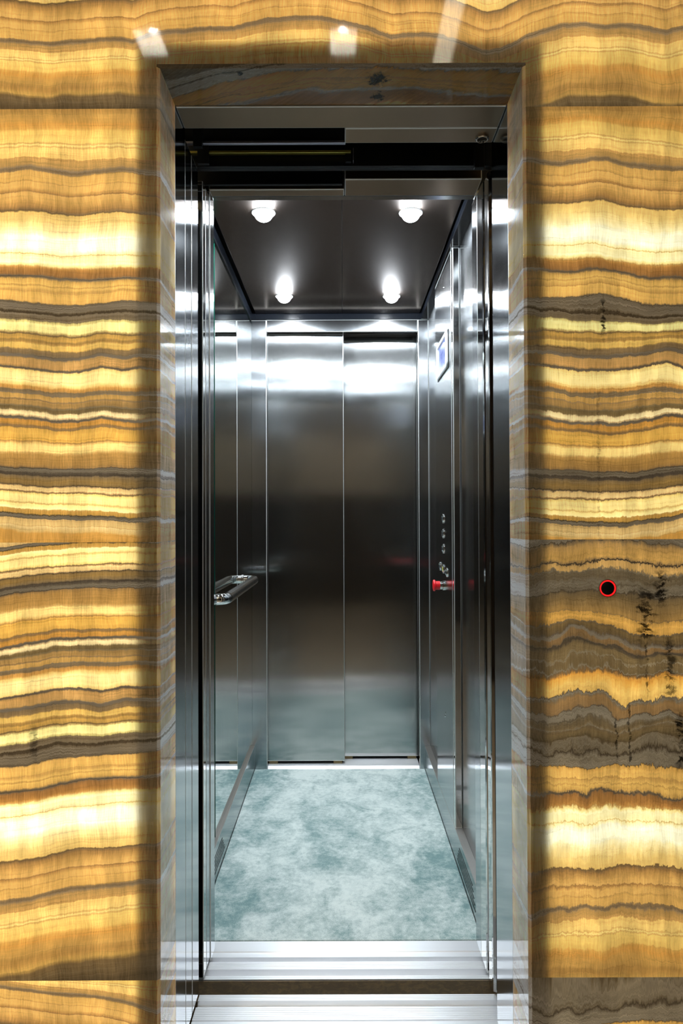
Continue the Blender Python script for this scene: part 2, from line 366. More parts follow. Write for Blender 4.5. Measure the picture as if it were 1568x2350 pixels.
SLAB_R2 = [
 (247, L(1210,246,1568,246)), (300, L(1210,285,1350,272,1450,284,1568,296)),
 (403, L(1210,368,1270,379,1304,379,1359,367,1398,370,1446,385,1498,391,1568,393)),
 (493, L(1210,468,1249,469,1304,467,1383,460,1419,469,1446,474,1498,481,1568,480)),
 (613, L(1210,591,1249,593,1341,588,1370,587,1409,596,1446,602,1498,608,1568,606)),
 (642, L(1210,617,1262,622,1310,623,1370,614,1409,622,1472,634,1498,639,1568,640)),
 (703, L(1210,685,1268,684,1341,680,1383,677,1414,682,1472,695,1498,699,1568,699)),
 (724, L(1210,703,1223,705,1247,717,1281,710,1315,719,1393,723,1446,724,1506,730,1535,724,1568,724)),
 (743, L(1210,722,1247,731,1281,729,1315,735,1393,740,1446,742,1506,742,1568,738)),
 (774, L(1210,762,1268,762,1354,761,1380,767,1432,763,1485,763,1568,761)),
 (808, L(1210,791,1262,792,1341,798.6,1393,800,1446,795,1498,789,1532,784,1568,791)),
 (857, L(1210,836,1249,839,1304,847,1336,853.5,1383,851,1412,852,1446,847,1498,839,1532,832.5,1568,847)),
 (904, L(1210,886,1270,890,1307,902,1336,904,1383,903,1446,900,1498,891,1532,889,1568,896)),
 (967, L(1210,956.6,1262,963,1304,970,1341,972,1375,970,1419,973.6,1472,966,1540,955,1568,959)),
 (986, L(1210,979,1304,989,1375,994.5,1419,996,1472,989,1540,977.5,1568,977)),
 (1017, L(1210,1013,1304,1022,1383,1026,1446,1023,1524,1010,1568,1009)),
 (1044, L(1210,1040,1289,1051,1383,1054.6,1446,1053,1524,1040,1568,1038)),
 (1076, L(1210,1077,1304,1079.5,1383,1086,1446,1085,1498,1078,1537,1070,1568,1070)),
 (1117, L(1210,1120,1304,1126.5,1375,1129,1432,1129,1498,1122.6,1568,1112)),
 (1133, L(1210,1142,1304,1145,1383,1147,1472,1142,1568,1128)),
 (1184, L(1210,1187,1289,1194.5,1383,1197,1432,1200,1498,1192,1568,1181)),
 (1222, L(1210,1229,1289,1235,1383,1237,1432,1239,1498,1232,1568,1220)), (1250, L(1210,1258,1568,1250))]
SLAB_R3 = [
 (1200, L(1210,1234,1244,1226,1300,1222,1341,1216,1420,1212,1472,1215,1498,1226,1568,1232)),
 (1184, L(1210,1257,1244,1248,1300,1247,1341,1242,1420,1238,1472,1241,1498,1249,1568,1252)),
 (1133, L(1210,1305.6,1268,1292.5,1289,1295,1341,1291,1401,1283,1435,1284.7,1472,1292.5,1498,1298,1519,1298,1542,1302,1568,1299)),
 (1117, L(1210,1321,1270,1308,1283,1312,1341,1309.5,1401,1300,1435,1304,1477,1316,1511,1328,1542,1320,1568,1321)),
 (1076, L(1210,1372,1247,1364.5,1289,1354,1341,1350,1401,1351,1435,1359,1472,1368,1524,1373.6,1568,1367)),
 (1017, L(1210,1406,1289,1400,1388,1405,1446,1419,1472,1431,1568,1427)),
 (988, L(1210,1436,1268,1434,1304,1420.5,1357,1422,1380,1435,1419,1443,1466,1457,1485,1458,1537,1456,1568,1454.5)),
 (967, L(1210,1456,1252,1463.7,1283,1461,1307,1436,1336,1436,1357,1456,1393,1465,1419,1467.6,1453,1484.6,1477,1490,1511,1480.6,1568,1479)),
 (940, L(1210,1484,1252,1494,1283,1486,1307,1464,1336,1466,1357,1480,1393,1485,1419,1490,1453,1505,1477,1508,1511,1502,1568,1502)),
 (911, L(1210,1511,1262,1521,1294,1508,1320,1486,1341,1490,1367,1501.5,1406,1503,1440,1524,1480,1524,1524,1517,1568,1521)),
 (899, L(1210,1542,1262,1550,1294,1534,1325,1519,1357,1530,1399,1528,1435,1549,1482,1550,1524,1541,1568,1549)),
 (893, L(1210,1555,1262,1558,1304,1547,1325,1539.5,1367,1539,1406,1540,1435,1555,1482,1558,1524,1542,1568,1552.5)),
 (857, L(1210,1603.5,1268,1607,1310,1586.5,1325,1582.6,1357,1586.5,1383,1581,1409,1605,1438,1626,1451,1612,1487,1611,1524,1597,1568,1601)),
 (828, L(1210,1635,1275,1644,1304,1633.6,1325,1622,1341,1628,1357,1619,1383,1622,1406,1644,1419,1657,1438,1648,1477,1641,1498,1646.7,1537,1626,1558,1641,1568,1644)),
 (793, L(1210,1669,1278,1680.6,1315,1678,1346,1667.6,1383,1675.4,1419,1684.6,1453,1678,1498,1665,1537,1657,1568,1660)),
 (741, L(1210,1694,1262,1702,1289,1696,1346,1687,1383,1695,1409,1703,1453,1697,1498,1682,1537,1690,1568,1694)),
 (727, L(1210,1713,1262,1729,1289,1724,1320,1728,1367,1711,1406,1728,1453,1728,1493,1720,1524,1725,1568,1728)),
 (703, L(1210,1758,1262,1755,1315,1760,1357,1759,1404,1748.6,1446,1756.5,1498,1759,1568,1764.5)),
 (642, L(1210,1822,1250,1815,1289,1824,1315,1819,1346,1831,1362,1814,1393,1815,1440,1819,1464,1824,1506,1822,1537,1830,1568,1832)),
 (613, L(1210,1856,1262,1856,1320,1858,1341,1861,1406,1853,1485,1854,1568,1856)),
 (492, L(1210,2007,1236,1999.5,1270,1989,1315,1994,1375,1993,1419,1988,1498,1988,1537,1993,1568,1997)),
 (396, L(1210,2114.6,1262,2095,1336,2086,1375,2090,1419,2080.6,1472,2076.7,1519,2079,1568,2092)),
 (292, L(1210,2205,1270,2190,1336,2188,1380,2194,1459,2181,1524,2190,1568,2203)), (228, L(1210,2248,1568,2250))]
SLAB_R4 = [(741.5, L(1210,2240,1568,2240)),
 (737, L(1210,2278,1221,2282,1255,2295,1273,2285,1325,2296,1362,2272,1409,2278,1446,2262,1485,2280,1524,2262,1568,2262)),
 (727, L(1210,2306,1221,2310.7,1257,2326,1276,2326,1299,2309,1325,2326,1357,2311,1375,2302,1409,2315,1446,2300,1482,2316,1511,2300,1532,2308,1568,2297.6)),
 (704, L(1210,2354,1325,2354,1388,2343,1459,2341,1568,2343)), (612, L(1210,2450,1568,2440))]
LA = L(0,94,60,97,120,103,180,98,230,91.5,280,91.5,305,97,341,83,373,75,453,67,539,67,571,57,619,46,667,41.5,746,43,828,62,901,86,939,81,1003,84.5,1051,96,1115,123,1147,118,1210,86,1277,65,1297,59,1338,58,1380,63,1440,59,1472,61,1529,74.5,1568,63)
LB = L(0,209,112,222,146,214,209,216,275,209,319,217,366,219,784,190,1120,240,1210,246,1270,230,1304,217,1341,216,1375,218,1409,216,1446,218,1498,233,1529,237,1568,236)
SLAB_T = [(1000, [(x, y - 603) for x, y in LA]), (500, [(x, y - 103) for x, y in LA]), (397, LA), (232, LB), (180, [(x, max(y + 30, 250)) for x, y in LB])]
SLAB_SOFFIT = [(730, L(366,190,396,186,491,160,619,136,784,118,1208,110)), (703, L(366,226,396,217,491,179,619,156,784,146,1000,150,1208,160)), (676, L(366,240,396,236,498,208,600,190,724,172,900,170,1208,190)),
 (642, L(366,275,420,256,498,237.6,523,228,565,225,600,220,638,212,676,204,724,191,765,196,831,198,891,191,958,191,984,198,1054,206,1175,214,1208,216)),
 (614, L(366,330,498,285,640,256,765,240,910,232,1000,230,1150,240,1208,242)), (540, L(366,380,640,320,1000,300,1208,300))]

def vfield(tab, x, y):
    """profile height at sheet points; x, y arrays of the same shape"""
    ys = np.stack([np.interp(x, [q[0] for q in ln], [q[1] for q in ln]) for _, ln in tab])
    vs = np.array([v for v, _ in tab], float)
    ys = np.maximum.accumulate(ys + np.arange(len(tab)).reshape(-1, *([1] * x.ndim)) * 1e-3, axis=0)
    out = np.empty_like(x)
    n = len(tab)
    out[:] = vs[0] + (y - ys[0]) * (vs[1] - vs[0]) / np.maximum(ys[1] - ys[0], .5)
    for k in range(n - 1):
        f = (y - ys[k]) / np.maximum(ys[k + 1] - ys[k], .5)
        sel = y >= ys[k]
        out = np.where(sel, vs[k] + f * (vs[k + 1] - vs[k]), out)
    return out

WY = 1.34                                      # front face of the stone wall
def sheet(x, z):
    """wall point -> sheet units used by the traced layers"""
    d = (x - EYE.x, WY, z - EYE.z)
    w = d[0] * fwd.x + d[1] * fwd.y + d[2] * fwd.z
    a = d[0] * rgt.x + d[1] * rgt.y + d[2] * rgt.z
    b = d[0] * upv.x + d[1] * upv.y + d[2] * upv.z
    return WPX / 2 + FPX * a / w, HPX / 2 - FPX * b / w
def zat(py):                                   # wall height at a sheet row (near the middle)
    lo, hi = -1.0, 4.0
    for _ in range(50):
        mid = (lo + hi) / 2
        if sheet(0, mid)[1] > py: lo = mid
        else: hi = mid
    return lo
def xat(px, z=1.18):
    lo, hi = -3.0, 3.0
    for _ in range(50):
        mid = (lo + hi) / 2
        if sheet(mid, z)[0] < px: lo = mid
        else: hi = mid
    return lo

OX0, OX1, OZ = -.358, .361, 2.078             # stone opening
CH = .0055                                      # polished arris
J1L, J2L, J3L = zat(247.5), zat(1242.5), zat(2248.5)
J1R, J2R, J3R = zat(246.5), zat(1240), zat(2245)

M['onyx_l2'] = onyx_mat('onyx_left_upper', 240, 1250)
M['onyx_l3'] = onyx_mat('onyx_left_lower', 170, 1215, cracks=[(xat(80), zat(1730), zat(1672), .010, .6)])
M['onyx_l4'] = onyx_mat('onyx_left_bottom', 310, 620)
M['onyx_r2'] = onyx_mat('onyx_right_upper', 240, 1250, wob=1.2, dim=.85, cracks=[(xat(1389), zat(775), zat(690), .006, .95), (xat(1375), zat(1240), zat(900), .004, .35)])  # stone base darkened for weaker lobby light on the right
M['onyx_r3'] = onyx_mat('onyx_right_lower', 200, 1230, wob=2.5, dim=.8, PROF=PROF_R3, cracks=[
    (xat(1516), zat(1385), zat(1315), .016, .97), (xat(1480), zat(1470), zat(1355), .020, .95), (xat(1535), zat(1600), zat(1470), .012, .85), (xat(1482), zat(1590), zat(1470), .003, .8),
    (xat(1557), zat(1760), zat(1640), .014, .97), (xat(1441), zat(1760), zat(1620), .003, .8), (xat(1411), zat(1740), zat(1650), .003, .8)])  # base darkened likewise for the weaker light on this side
M['onyx_r4'] = onyx_mat('onyx_right_bottom', 600, 770, wob=1.6, PROF=PROF_R3)
M['onyx_t'] = onyx_mat('onyx_top_row', 190, 1010, dim=1.35)  # base brightened for the downlights shining on this row
M['onyx_s'] = onyx_mat('onyx_soffit', 500, 760, wob=1.8, PROF=PROF_R3, blobs=[(.075, 1.382, OZ, .024), (.079, 1.438, OZ, .016), (-.20, 1.362, OZ, .008)], tint=.5, dim=.55)  # base darkened so the underside reads as shaded
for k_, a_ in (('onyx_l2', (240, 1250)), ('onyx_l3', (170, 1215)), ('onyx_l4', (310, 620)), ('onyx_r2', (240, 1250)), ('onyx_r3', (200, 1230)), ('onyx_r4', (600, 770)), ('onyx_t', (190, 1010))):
    M[k_ + '_edge'] = onyx_mat(k_ + '_reveal_brightened', *a_, wob=1.3, PROF=PROF_R3 if k_ in ('onyx_r3', 'onyx_r4') else PROF, tint=.05, dim=2.1)  # reveal copies: base brightened to stand in for light on them

def onyx_patch(bm, uvl, xs, ys, zs_fn, tab, mi, pts=None):
    pass

def onyx_mesh(name, patches, label, kind='structure'):
    """patches: (X, Y, Z arrays on a grid, table, material, sheet x, sheet y)"""
    verts, faces, uvs, mids, mats = [], [], [], [], []
    for (X, Y, Z, tab, mat, sx, sy, flip) in patches:
        if mat not in mats: mats.append(mat)
        v = vfield(tab, sx, sy) / 1000
        base = len(verts); nr, nc = X.shape
        verts += list(zip(X.ravel(), Y.ravel(), Z.ravel()))
        uu = ((sx - 784) * WY / FPX + (Y - WY)).ravel(); vv = v.ravel()
        for i in range(nr - 1):
            for j in range(nc - 1):
                q = [i * nc + j, i * nc + j + 1, (i + 1) * nc + j + 1, (i + 1) * nc + j]
                if flip: q.reverse()
                faces.append([base + k for k in q]); mids.append(mats.index(mat))
                uvs += [(uu[k], vv[k]) for k in q]
    me = bpy.data.meshes.new(name); me.from_pydata([tuple(map(float, p)) for p in verts], [], faces)
    ul = me.uv_layers.new(name='strata')
    ul.data.foreach_set('uv', np.array(uvs, dtype=np.float32).ravel())
    for mm in mats: me.materials.append(M[mm])
    me.polygons.foreach_set('material_index', np.array(mids, dtype=np.int32))
    me.update()
    o = bpy.data.objects.new(name, me); COL.objects.link(o)
    o['label'] = label; o['kind'] = kind; o['category'] = 'wall' if name.startswith('wall') else 'trim'
    return o

def gridrange(a, b, step):
    n = max(2, int(math.ceil(abs(b - a) / step)) + 1); return np.linspace(a, b, n)

def face_patch(x0, x1, z1, z0, tab, mat):
    xs = gridrange(x0, x1, .0085); zs = gridrange(z1, z0, .0085)
    X, Z = np.meshgrid(xs, zs); Y = np.full_like(X, WY)
    sx, sy = sheet(X, Z)
    return (X, Y, Z, tab, mat, sx, sy, True)

def reveal_patch(side, z1, z0, tab, mat):
    zs = gridrange(z1, z0, .0085)
    if side == 'L':
        xs = np.array([OX0 - CH, OX0, OX0, OX0]); ys = np.array([WY, WY + CH, WY + .06, 1.466])
    else:
        xs = np.array([OX1 + CH, OX1, OX1, OX1]); ys = np.array([WY, WY + CH, WY + .06, 1.466])
    X = np.repeat(xs[None, :], len(zs), 0); Y = np.repeat(ys[None, :], len(zs), 0); Z = np.repeat(zs[:, None], 4, 1)
    sx, sy = sheet(np.full_like(X, xs[0]), Z)
    wig = (Y - WY) / .126
    sy = sy + (wig * 7 * np.sin(Z * 41) + wig * 5 * np.sin(Z * 97 + 1)) * (1 if side == 'R' else .4)
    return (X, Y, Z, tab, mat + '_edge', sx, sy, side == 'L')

WX = 1.25; WTOP = 2.75
zc = OZ + CH
onyx_mesh('wall_left', [face_patch(-WX, OX0 - CH, WTOP, J1L, SLAB_T, 'onyx_t'), face_patch(-WX, OX0 - CH, J1L, J2L, SLAB_L2, 'onyx_l2'),
    face_patch(-WX, OX0 - CH, J2L, J3L, SLAB_L3, 'onyx_l3'), face_patch(-WX, OX0 - CH, J3L, 0.0, SLAB_L4, 'onyx_l4')],
    'backlit honey onyx wall left of the lift doorway with even horizontal bands')
onyx_mesh('wall_right', [face_patch(OX1 + CH, WX, WTOP, J1R, SLAB_T, 'onyx_t'), face_patch(OX1 + CH, WX, J1R, J2R, SLAB_R2, 'onyx_r2'),
    face_patch(OX1 + CH, WX, J2R, J3R, SLAB_R3, 'onyx_r3'), face_patch(OX1 + CH, WX, J3R, 0.0, SLAB_R4, 'onyx_r4')],
    'backlit honey onyx wall right of the lift doorway carrying the red-ringed call button')
onyx_mesh('wall_top', [face_patch(OX0 - CH, OX1 + CH, WTOP, zc, SLAB_T, 'onyx_t')],
    'honey onyx wall strip above the lift doorway reflecting square ceiling lights')
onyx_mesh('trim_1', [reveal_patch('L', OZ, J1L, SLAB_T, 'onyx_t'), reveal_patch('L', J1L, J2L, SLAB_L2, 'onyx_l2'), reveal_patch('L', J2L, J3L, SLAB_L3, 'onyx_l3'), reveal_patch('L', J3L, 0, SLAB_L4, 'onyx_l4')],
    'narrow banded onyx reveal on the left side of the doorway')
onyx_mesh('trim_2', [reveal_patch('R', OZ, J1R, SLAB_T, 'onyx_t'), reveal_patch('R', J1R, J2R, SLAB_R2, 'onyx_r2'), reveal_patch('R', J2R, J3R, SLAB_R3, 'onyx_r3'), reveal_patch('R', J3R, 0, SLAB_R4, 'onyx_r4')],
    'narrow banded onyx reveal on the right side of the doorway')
xs = gridrange(OX0 - CH, OX1 + CH, .0085); ysd = np.array([WY, WY + CH, 1.36, 1.39, 1.42, 1.445, 1.466]); zsd = np.array([zc, OZ, OZ, OZ, OZ, OZ, OZ])
X, Y = np.meshgrid(xs, ysd); Z = np.repeat(zsd[:, None], len(xs), 1)
# soffit layers were read in perspective: rows between the two edges
SX = 784 + (X * FPX / Y); SY = 1193.6 - (Z - 1.18) * FPX / Y
onyx_mesh('trim_3', [(X, Y, Z, SLAB_SOFFIT, 'onyx_s', SX, SY, False)], 'dark veined onyx soffit across the top of the doorway')

# ------------------------------------------------------------------ mesh helpers
class MB:
    def __init__(s): s.bm = bmesh.new()
    def box(s, x0, x1, y0, y1, z0, z1, bev=0.0, seg=2):
        r = bmesh.ops.create_cube(s.bm, size=1.0)
        vs = r['verts']
        for v in vs:
            v.co = Vector(((x0 + x1) / 2 + v.co.x * (x1 - x0), (y0 + y1) / 2 + v.co.y * (y1 - y0), (z0 + z1) / 2 + v.co.z * (z1 - z0)))
        if bev:
            es = {e for v in vs for e in v.link_edges}
            bmesh.ops.bevel(s.bm, geom=list(es), offset=bev, segments=seg, profile=.5, affect='EDGES', material=1)
        return s
    def cyl(s, c, r, axis, h, seg=32, r2=None):
        """axis: unit vector, from c along axis by h"""
        a = Vector(axis).normalized()
        q = Vector((0, 0, 1)).rotation_difference(a)
        mt = Matrix.Translation(Vector(c) + a * h / 2) @ q.to_matrix().to_4x4()
        bmesh.ops.create_cone(s.bm, cap_ends=True, segments=seg, radius1=r, radius2=r if r2 is None else r2, depth=h, matrix=mt)
        return s
    def lathe(s, c, axis, prof, seg=40):
        """prof: (radius, height along the axis)"""
        a = Vector(axis).normalized(); q = Vector((0, 0, 1)).rotation_difference(a)
        rings = []
        for (r, h) in prof:
            if r < 1e-6: rings.append([s.bm.verts.new(Vector(c) + q @ Vector((0, 0, h)))])
            else: rings.append([s.bm.verts.new(Vector(c) + q @ Vector((r * math.cos(k / seg * 2 * math.pi), r * math.sin(k / seg * 2 * math.pi), h))) for k in range(seg)])
        for A, B in zip(rings, rings[1:]):
            for k in range(seg):
                k2 = (k + 1) % seg
                if len(A) == 1: f = [A[0], B[k], B[k2]]
                elif len(B) == 1: f = [A[k], A[k2], B[0]]
                else: f = [A[k], A[k2], B[k2], B[k]]
                try: s.bm.faces.new(f)
                except ValueError: pass
        return s
    def tube(s, pts, r, seg=20):
        pts = [Vector(p) for p in pts]; rings = []
        ref = Vector((0, 0, 1))
        for i, p in enumerate(pts):
            d = (pts[min(i + 1, len(pts) - 1)] - pts[max(i - 1, 0)]).normalized()
            a = d.cross(ref).normalized(); b = a.cross(d).normalized()
            rings.append([s.bm.verts.new(p + a * r * math.cos(2 * math.pi * k / seg) + b * r * math.sin(2 * math.pi * k / seg)) for k in range(seg)])
        for A, B in zip(rings, rings[1:]):
            for k in range(seg): s.bm.faces.new([A[k], A[(k + 1) % seg], B[(k + 1) % seg], B[k]])
        s.bm.faces.new(rings[0]); s.bm.faces.new(rings[-1])
        return s
    def prism_x(s, prof, x0, x1):
        """prof: closed (y, z) outline swept along x"""
        A = [s.bm.verts.new((x0, y, z)) for y, z in prof]; B = [s.bm.verts.new((x1, y, z)) for y, z in prof]
        n = len(prof)
        for i in range(n): s.bm.faces.new([A[i], A[(i + 1) % n], B[(i + 1) % n], B[i]])
        s.bm.faces.new(A); s.bm.faces.new(B); return s
    def prism_z(s, prof, z0, z1):
        A = [s.bm.verts.new((x, y, z0)) for x, y in prof]; B = [s.bm.verts.new((x, y, z1)) for x, y in prof]
        n = len(prof)
        for i in range(n): s.bm.faces.new([A[i], A[(i + 1) % n], B[(i + 1) % n], B[i]])
        s.bm.faces.new(A); s.bm.faces.new(B); return s
    def build(s, name, mat, parent=None, smooth=False, origin=None):
        bmesh.ops.recalc_face_normals(s.bm, faces=s.bm.faces)
        me = bpy.data.meshes.new(name); s.bm.to_mesh(me); s.bm.free()
        me.materials.append(M[mat])
        me.materials.append(M['edge'] if mat in ('steel', 'door_steel', 'jamb_steel', 'polish', 'soffit_steel') else M[mat])
        o = bpy.data.objects.new(name, me); COL.objects.link(o)
        if parent is not None:
            o.parent = parent
            # children are built in world coordinates; keep them where they stand
            off = Vector((0, 0, 0)); q = parent
            while q is not None: off += q.location; q = q.parent
            me.transform(Matrix.Translation(-off))
        elif origin is not None:
            me.transform(Matrix.Translation(-Vector(origin))); o.location = origin
        if smooth:
            for p in me.polygons: p.use_smooth = True
            me.set_sharp_from_angle(angle=math.radians(35))
        return o

def tag(o, label, cat, group=None, kind=None):
    o['label'] = label; o['category'] = cat
    if group: o['group'] = group
    if kind: o['kind'] = kind
    return o
def struct(o, label, cat='wall'): return tag(o, label, cat, None, 'structure')
def empty(name, loc, label, cat, group=None, kind=None):
    o = bpy.data.objects.new(name, None); COL.objects.link(o); o.location = loc; o.empty_display_size = .05
    return tag(o, label, cat, group, kind)

# ------------------------------------------------------------------ landing door frame
XL, XR = -.358, .361                            # clear opening
HZ = 2.075
fr = empty('door_frame', (0, 1.466, 0), 'brushed stainless frame lining the onyx doorway', 'door frame')
MB().box(-.418, XL, 1.466, 1.560, 0, 2.30, .0022, 3).build('jamb', 'jamb_steel', fr)
MB().box(XR, .421, 1.466, 1.622, 0, 2.30, .0022, 3).build('jamb', 'jamb_steel', fr)
hd = MB().box(XL + .0005, XR - .0005, 1.467, 1.549, HZ, 2.30, .0028, 3).build('header', 'soffit_steel', fr)
h2 = MB().box(.0095, XR - .0005, 1.550, 1.612, HZ, 2.16, .0028, 3).build('header', 'soffit_steel', fr)
MB().lathe((.331, 1.586, HZ), (0, 0, -1), [(.0105, -.002), (.0105, .006), (.0115, .0078), (.0140, .0078), (.0155, .006), (.016, -.002)]).build('key_ring', 'chrome', h2, True)
MB().cyl((.331, 1.586, HZ), .0105, (0, 0, -1), .0008).build('keyhole', 'black', h2)

# landing door leaves, slid open into the left side: only their edges show
for k, (y0, y1, lab) in enumerate(((1.563, 1.627, 'outer brushed steel landing door leaf slid open, edge beside the left jamb'),
                                   (1.631, 1.703, 'inner brushed steel landing door leaf slid open, edge beside the dark gap at left'))):
    tag(MB().box(-.95, XL - .0005, y0, y1, .012, 2.06, .002, 3).build('landing_door_leaf', 'jamb_steel', None, False, (-.65, y0, .012)), lab, 'door', None)

# landing strike on the right
stk = empty('door_strike', (.372, 1.68, 0), 'polished vertical door strike post with black slot, right side of the doorway', 'door post')
MB().box(.384, .43, 1.622, 1.726, 0, 2.06).build('slot', 'black', stk)
MB().prism_z([(.3725, 1.726), (.3735, 1.716), (.380, 1.712), (.40, 1.712), (.40, 1.774), (.3765, 1.774), (.374, 1.768), (.3735, 1.745)], .004, 2.06).build('strip', 'polish', stk)
MB().prism_z([(.372, 1.855), (.372, 1.792), (.374, 1.783), (.381, 1.779), (.42, 1.779), (.42, 1.855)], .004, 2.066).build('strip', 'polish', stk)

# car door leaf edges on the left
for k, (y0, y1, lab) in enumerate(((1.757, 1.790, 'narrow car door leaf edge standing past the black gap on the left'),
                                   (1.794, 1.838, 'car door leaf edge tucked beside the left return post'))):
    tag(MB().box(-.95, -.3575, y0, y1, .012, 2.06, .002, 3).build('car_door_leaf', 'jamb_steel' if k else 'polish', None, False, (-.65, y0, .012)), lab, 'door')

# ------------------------------------------------------------------ tracks above the opening
tr = empty('door_track', (0, 1.72, 2.08), 'dark sliding door gear with rails above the opening', 'door track')
MB().box(-.40, .012, 1.654, 1.664, 2.100, 2.106, .001).build('rail', 'bluesteel', tr)
MB().box(-.40, .026, 1.694, 1.706, 2.098, 2.104, .001).build('rail', 'zinc', tr)
MB().box(-.40, .40, 1.712, 1.722, 2.073, 2.135, .001).build('plate', 'darkmetal', tr)
MB().box(-.40, .40, 1.722, 1.736, 2.073, 2.079, .001).build('lip', 'darkmetal', tr)
MB().box(.012, .027, 1.700, 1.711, 2.078, 2.108, .001).build('bracket', 'darkmetal', tr)
MB().box(.031, .0325, 1.695, 1.7115, 2.079, 2.110).build('bracket', 'bluesteel', tr)
MB().prism_z([(-.357, 1.640), (-.357, 1.652), (-.335, 1.652), (-.335, 1.640)], 2.085, 2.14).build('bracket', 'darkmetal', tr)
MB().prism_z([(-.357, 1.690), (-.357, 1.700), (-.329, 1.700), (-.329, 1.690)], 2.070, 2.125).build('bracket', 'darkmetal', tr)
MB().box(.335, .360, 1.695, 1.711, 2.060, 2.120, .002).build('bracket', 'black', tr)
MB().box(-.40, .004, 1.812, 1.822, 2.077, 2.140, .001).build('guard', 'darkmetal', tr)

# shaft darkness behind the stone, above the gear
struct(MB().box(-.96, .96, 1.63, 1.99, 2.21, 2.26).build('trim_4', 'black', None, False), 'black recess roof above the sliding door gear', 'trim')

# ------------------------------------------------------------------ sills
def sill(name, ys, x0, x1, label, base=-.03):
    """ys: list of (y, z) along the top, from back to front"""
    prof = [(ys[0][0], base)] + ys + [(ys[-1][0], base)]
    return tag(MB().prism_x(prof, x0, x1).build(name, 'alu', None, False, ((x0 + x1) / 2, ys[-1][0], base)), label, 'sill')
def ribs(y0, y1, n, z=0.0, d=.0006):
    out = []
    for i in range(n):
        a = y0 + (y1 - y0) * i / n; b = y0 + (y1 - y0) * (i + 1) / n
        out += [(a, z), (a + (b - a) * .72, z), (a + (b - a) * .78, z - d), (b - (b - a) * .05, z - d)]
    return out + [(y1, z)]
car_top = [(1.925, .002), (1.880, .002), (1.878, 0)] + [(1.858, 0), (1.8575, -.024), (1.840, -.024), (1.8395, 0)] + ribs(1.838, 1.808, 5) + [(1.8075, -.024), (1.7835, -.024), (1.783, 0)] + ribs(1.782, 1.769, 3)
cs = sill('door_sill', car_top, -.44, .43, 'grooved aluminium car sill along the front edge of the teal carpet')
MB().box(-.44, .43, 1.768, 1.772, -.16, -.004).build('apron', 'apron', cs)
MB().box(-.44, .43, 1.764, 1.7685, -.056, -.052, .001).build('apron_lip', 'apron', cs)
for xx in (-.11, .19, .02): MB().cyl((xx, 1.769, -.075), .004, (0, -1, 0), .002, 12).build('screw', 'black', cs)
land_top = [(1.713, 0)] + ribs(1.712, 1.691, 4) + [(1.6905, -.012), (1.680, -.012), (1.6795, -.009), (1.670, -.009), (1.6695, 0)] + ribs(1.668, 1.626, 7) + [(1.6255, -.004), (1.622, -.004), (1.6215, 0), (1.50, 0)]
sill('door_sill', land_top, XL - .001, .386, 'grooved aluminium landing sill at the foot of the doorway')
rear_top = [(3.45, .012), (3.282, .012), (3.276, .012), (3.2755, .008), (3.273, .008), (3.2725, .012), (3.262, .012), (3.249, .0)]
sill('door_sill', rear_top, -.356, .364, 'thin aluminium sill under the closed rear doors')

# ------------------------------------------------------------------ lift car shell
YB = 3.245
struct(MB().box(-.47, .47, 1.93, 3.50, -.06, -.012).build('floor_car', 'black'), 'lift car floor under the carpet', 'floor')
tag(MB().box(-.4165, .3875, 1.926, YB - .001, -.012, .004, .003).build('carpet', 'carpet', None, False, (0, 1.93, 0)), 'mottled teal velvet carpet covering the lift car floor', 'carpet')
struct(MB().box(-.47, -.434, 1.901, YB + .04, 0, 2.2).build('wall_car_left', 'steel'), 'steel side wall of the lift car behind the mirror')
struct(MB().box(.415, .47, 1.931, YB + .04, 0, 2.2).build('wall_car_right', 'steel'), 'brushed steel side wall of the lift car on either side of the control column')
struct(MB().box(-.47, -.3555, 1.842, 1.900, 0, 2.0745, .0025, 3).build('wall_front_left', 'jamb_steel'), 'slim steel return post at the front left corner of the lift car')
struct(MB().box(.372, .47, 1.856, 1.930, 0, 2.0745, .0025, 3).build('wall_front_right', 'jamb_steel'), 'slim steel return post at the front right corner of the lift car')
struct(MB().box(-.434, -.357, YB, YB + .038, 0, 2.135, .003, 3).build('wall_rear_left', 'steel'), 'plain steel corner panel left of the rear doors')
struct(MB().box(.365, .415, YB, YB + .038, 0, 2.135, .003, 3).build('wall_rear_right', 'steel'), 'plain steel corner panel right of the rear doors')
struct(MB().box(-.3565, .3645, YB, YB + .034, 2.078, 2.136, .0028, 3).build('wall_rear_top', 'steel'), 'steel header panel above the rear doors')
struct(MB().box(-.47, .47, YB + .03, YB + .20, 2.10, 2.2).build('trim_5', 'recess'), 'dark recess above the rear doors', 'trim')
struct(MB().box(-.434, .415, YB - .004, YB + .03, 2.137, 2.2).build('trim_6', 'shadowgap'), 'black shadow gap between the rear header and the ceiling', 'trim')
struct(MB().box(-.4338, -.424, 1.95, YB - .005, 2.122, 2.2).build('trim_7', 'shadowgap'), 'black cornice strip above the mirror', 'trim')
struct(MB().box(.380, .4148, 1.95, YB - .005, 2.135, 2.2).build('trim_8', 'shadowgap'), 'black cornice strip above the control column wall', 'trim')
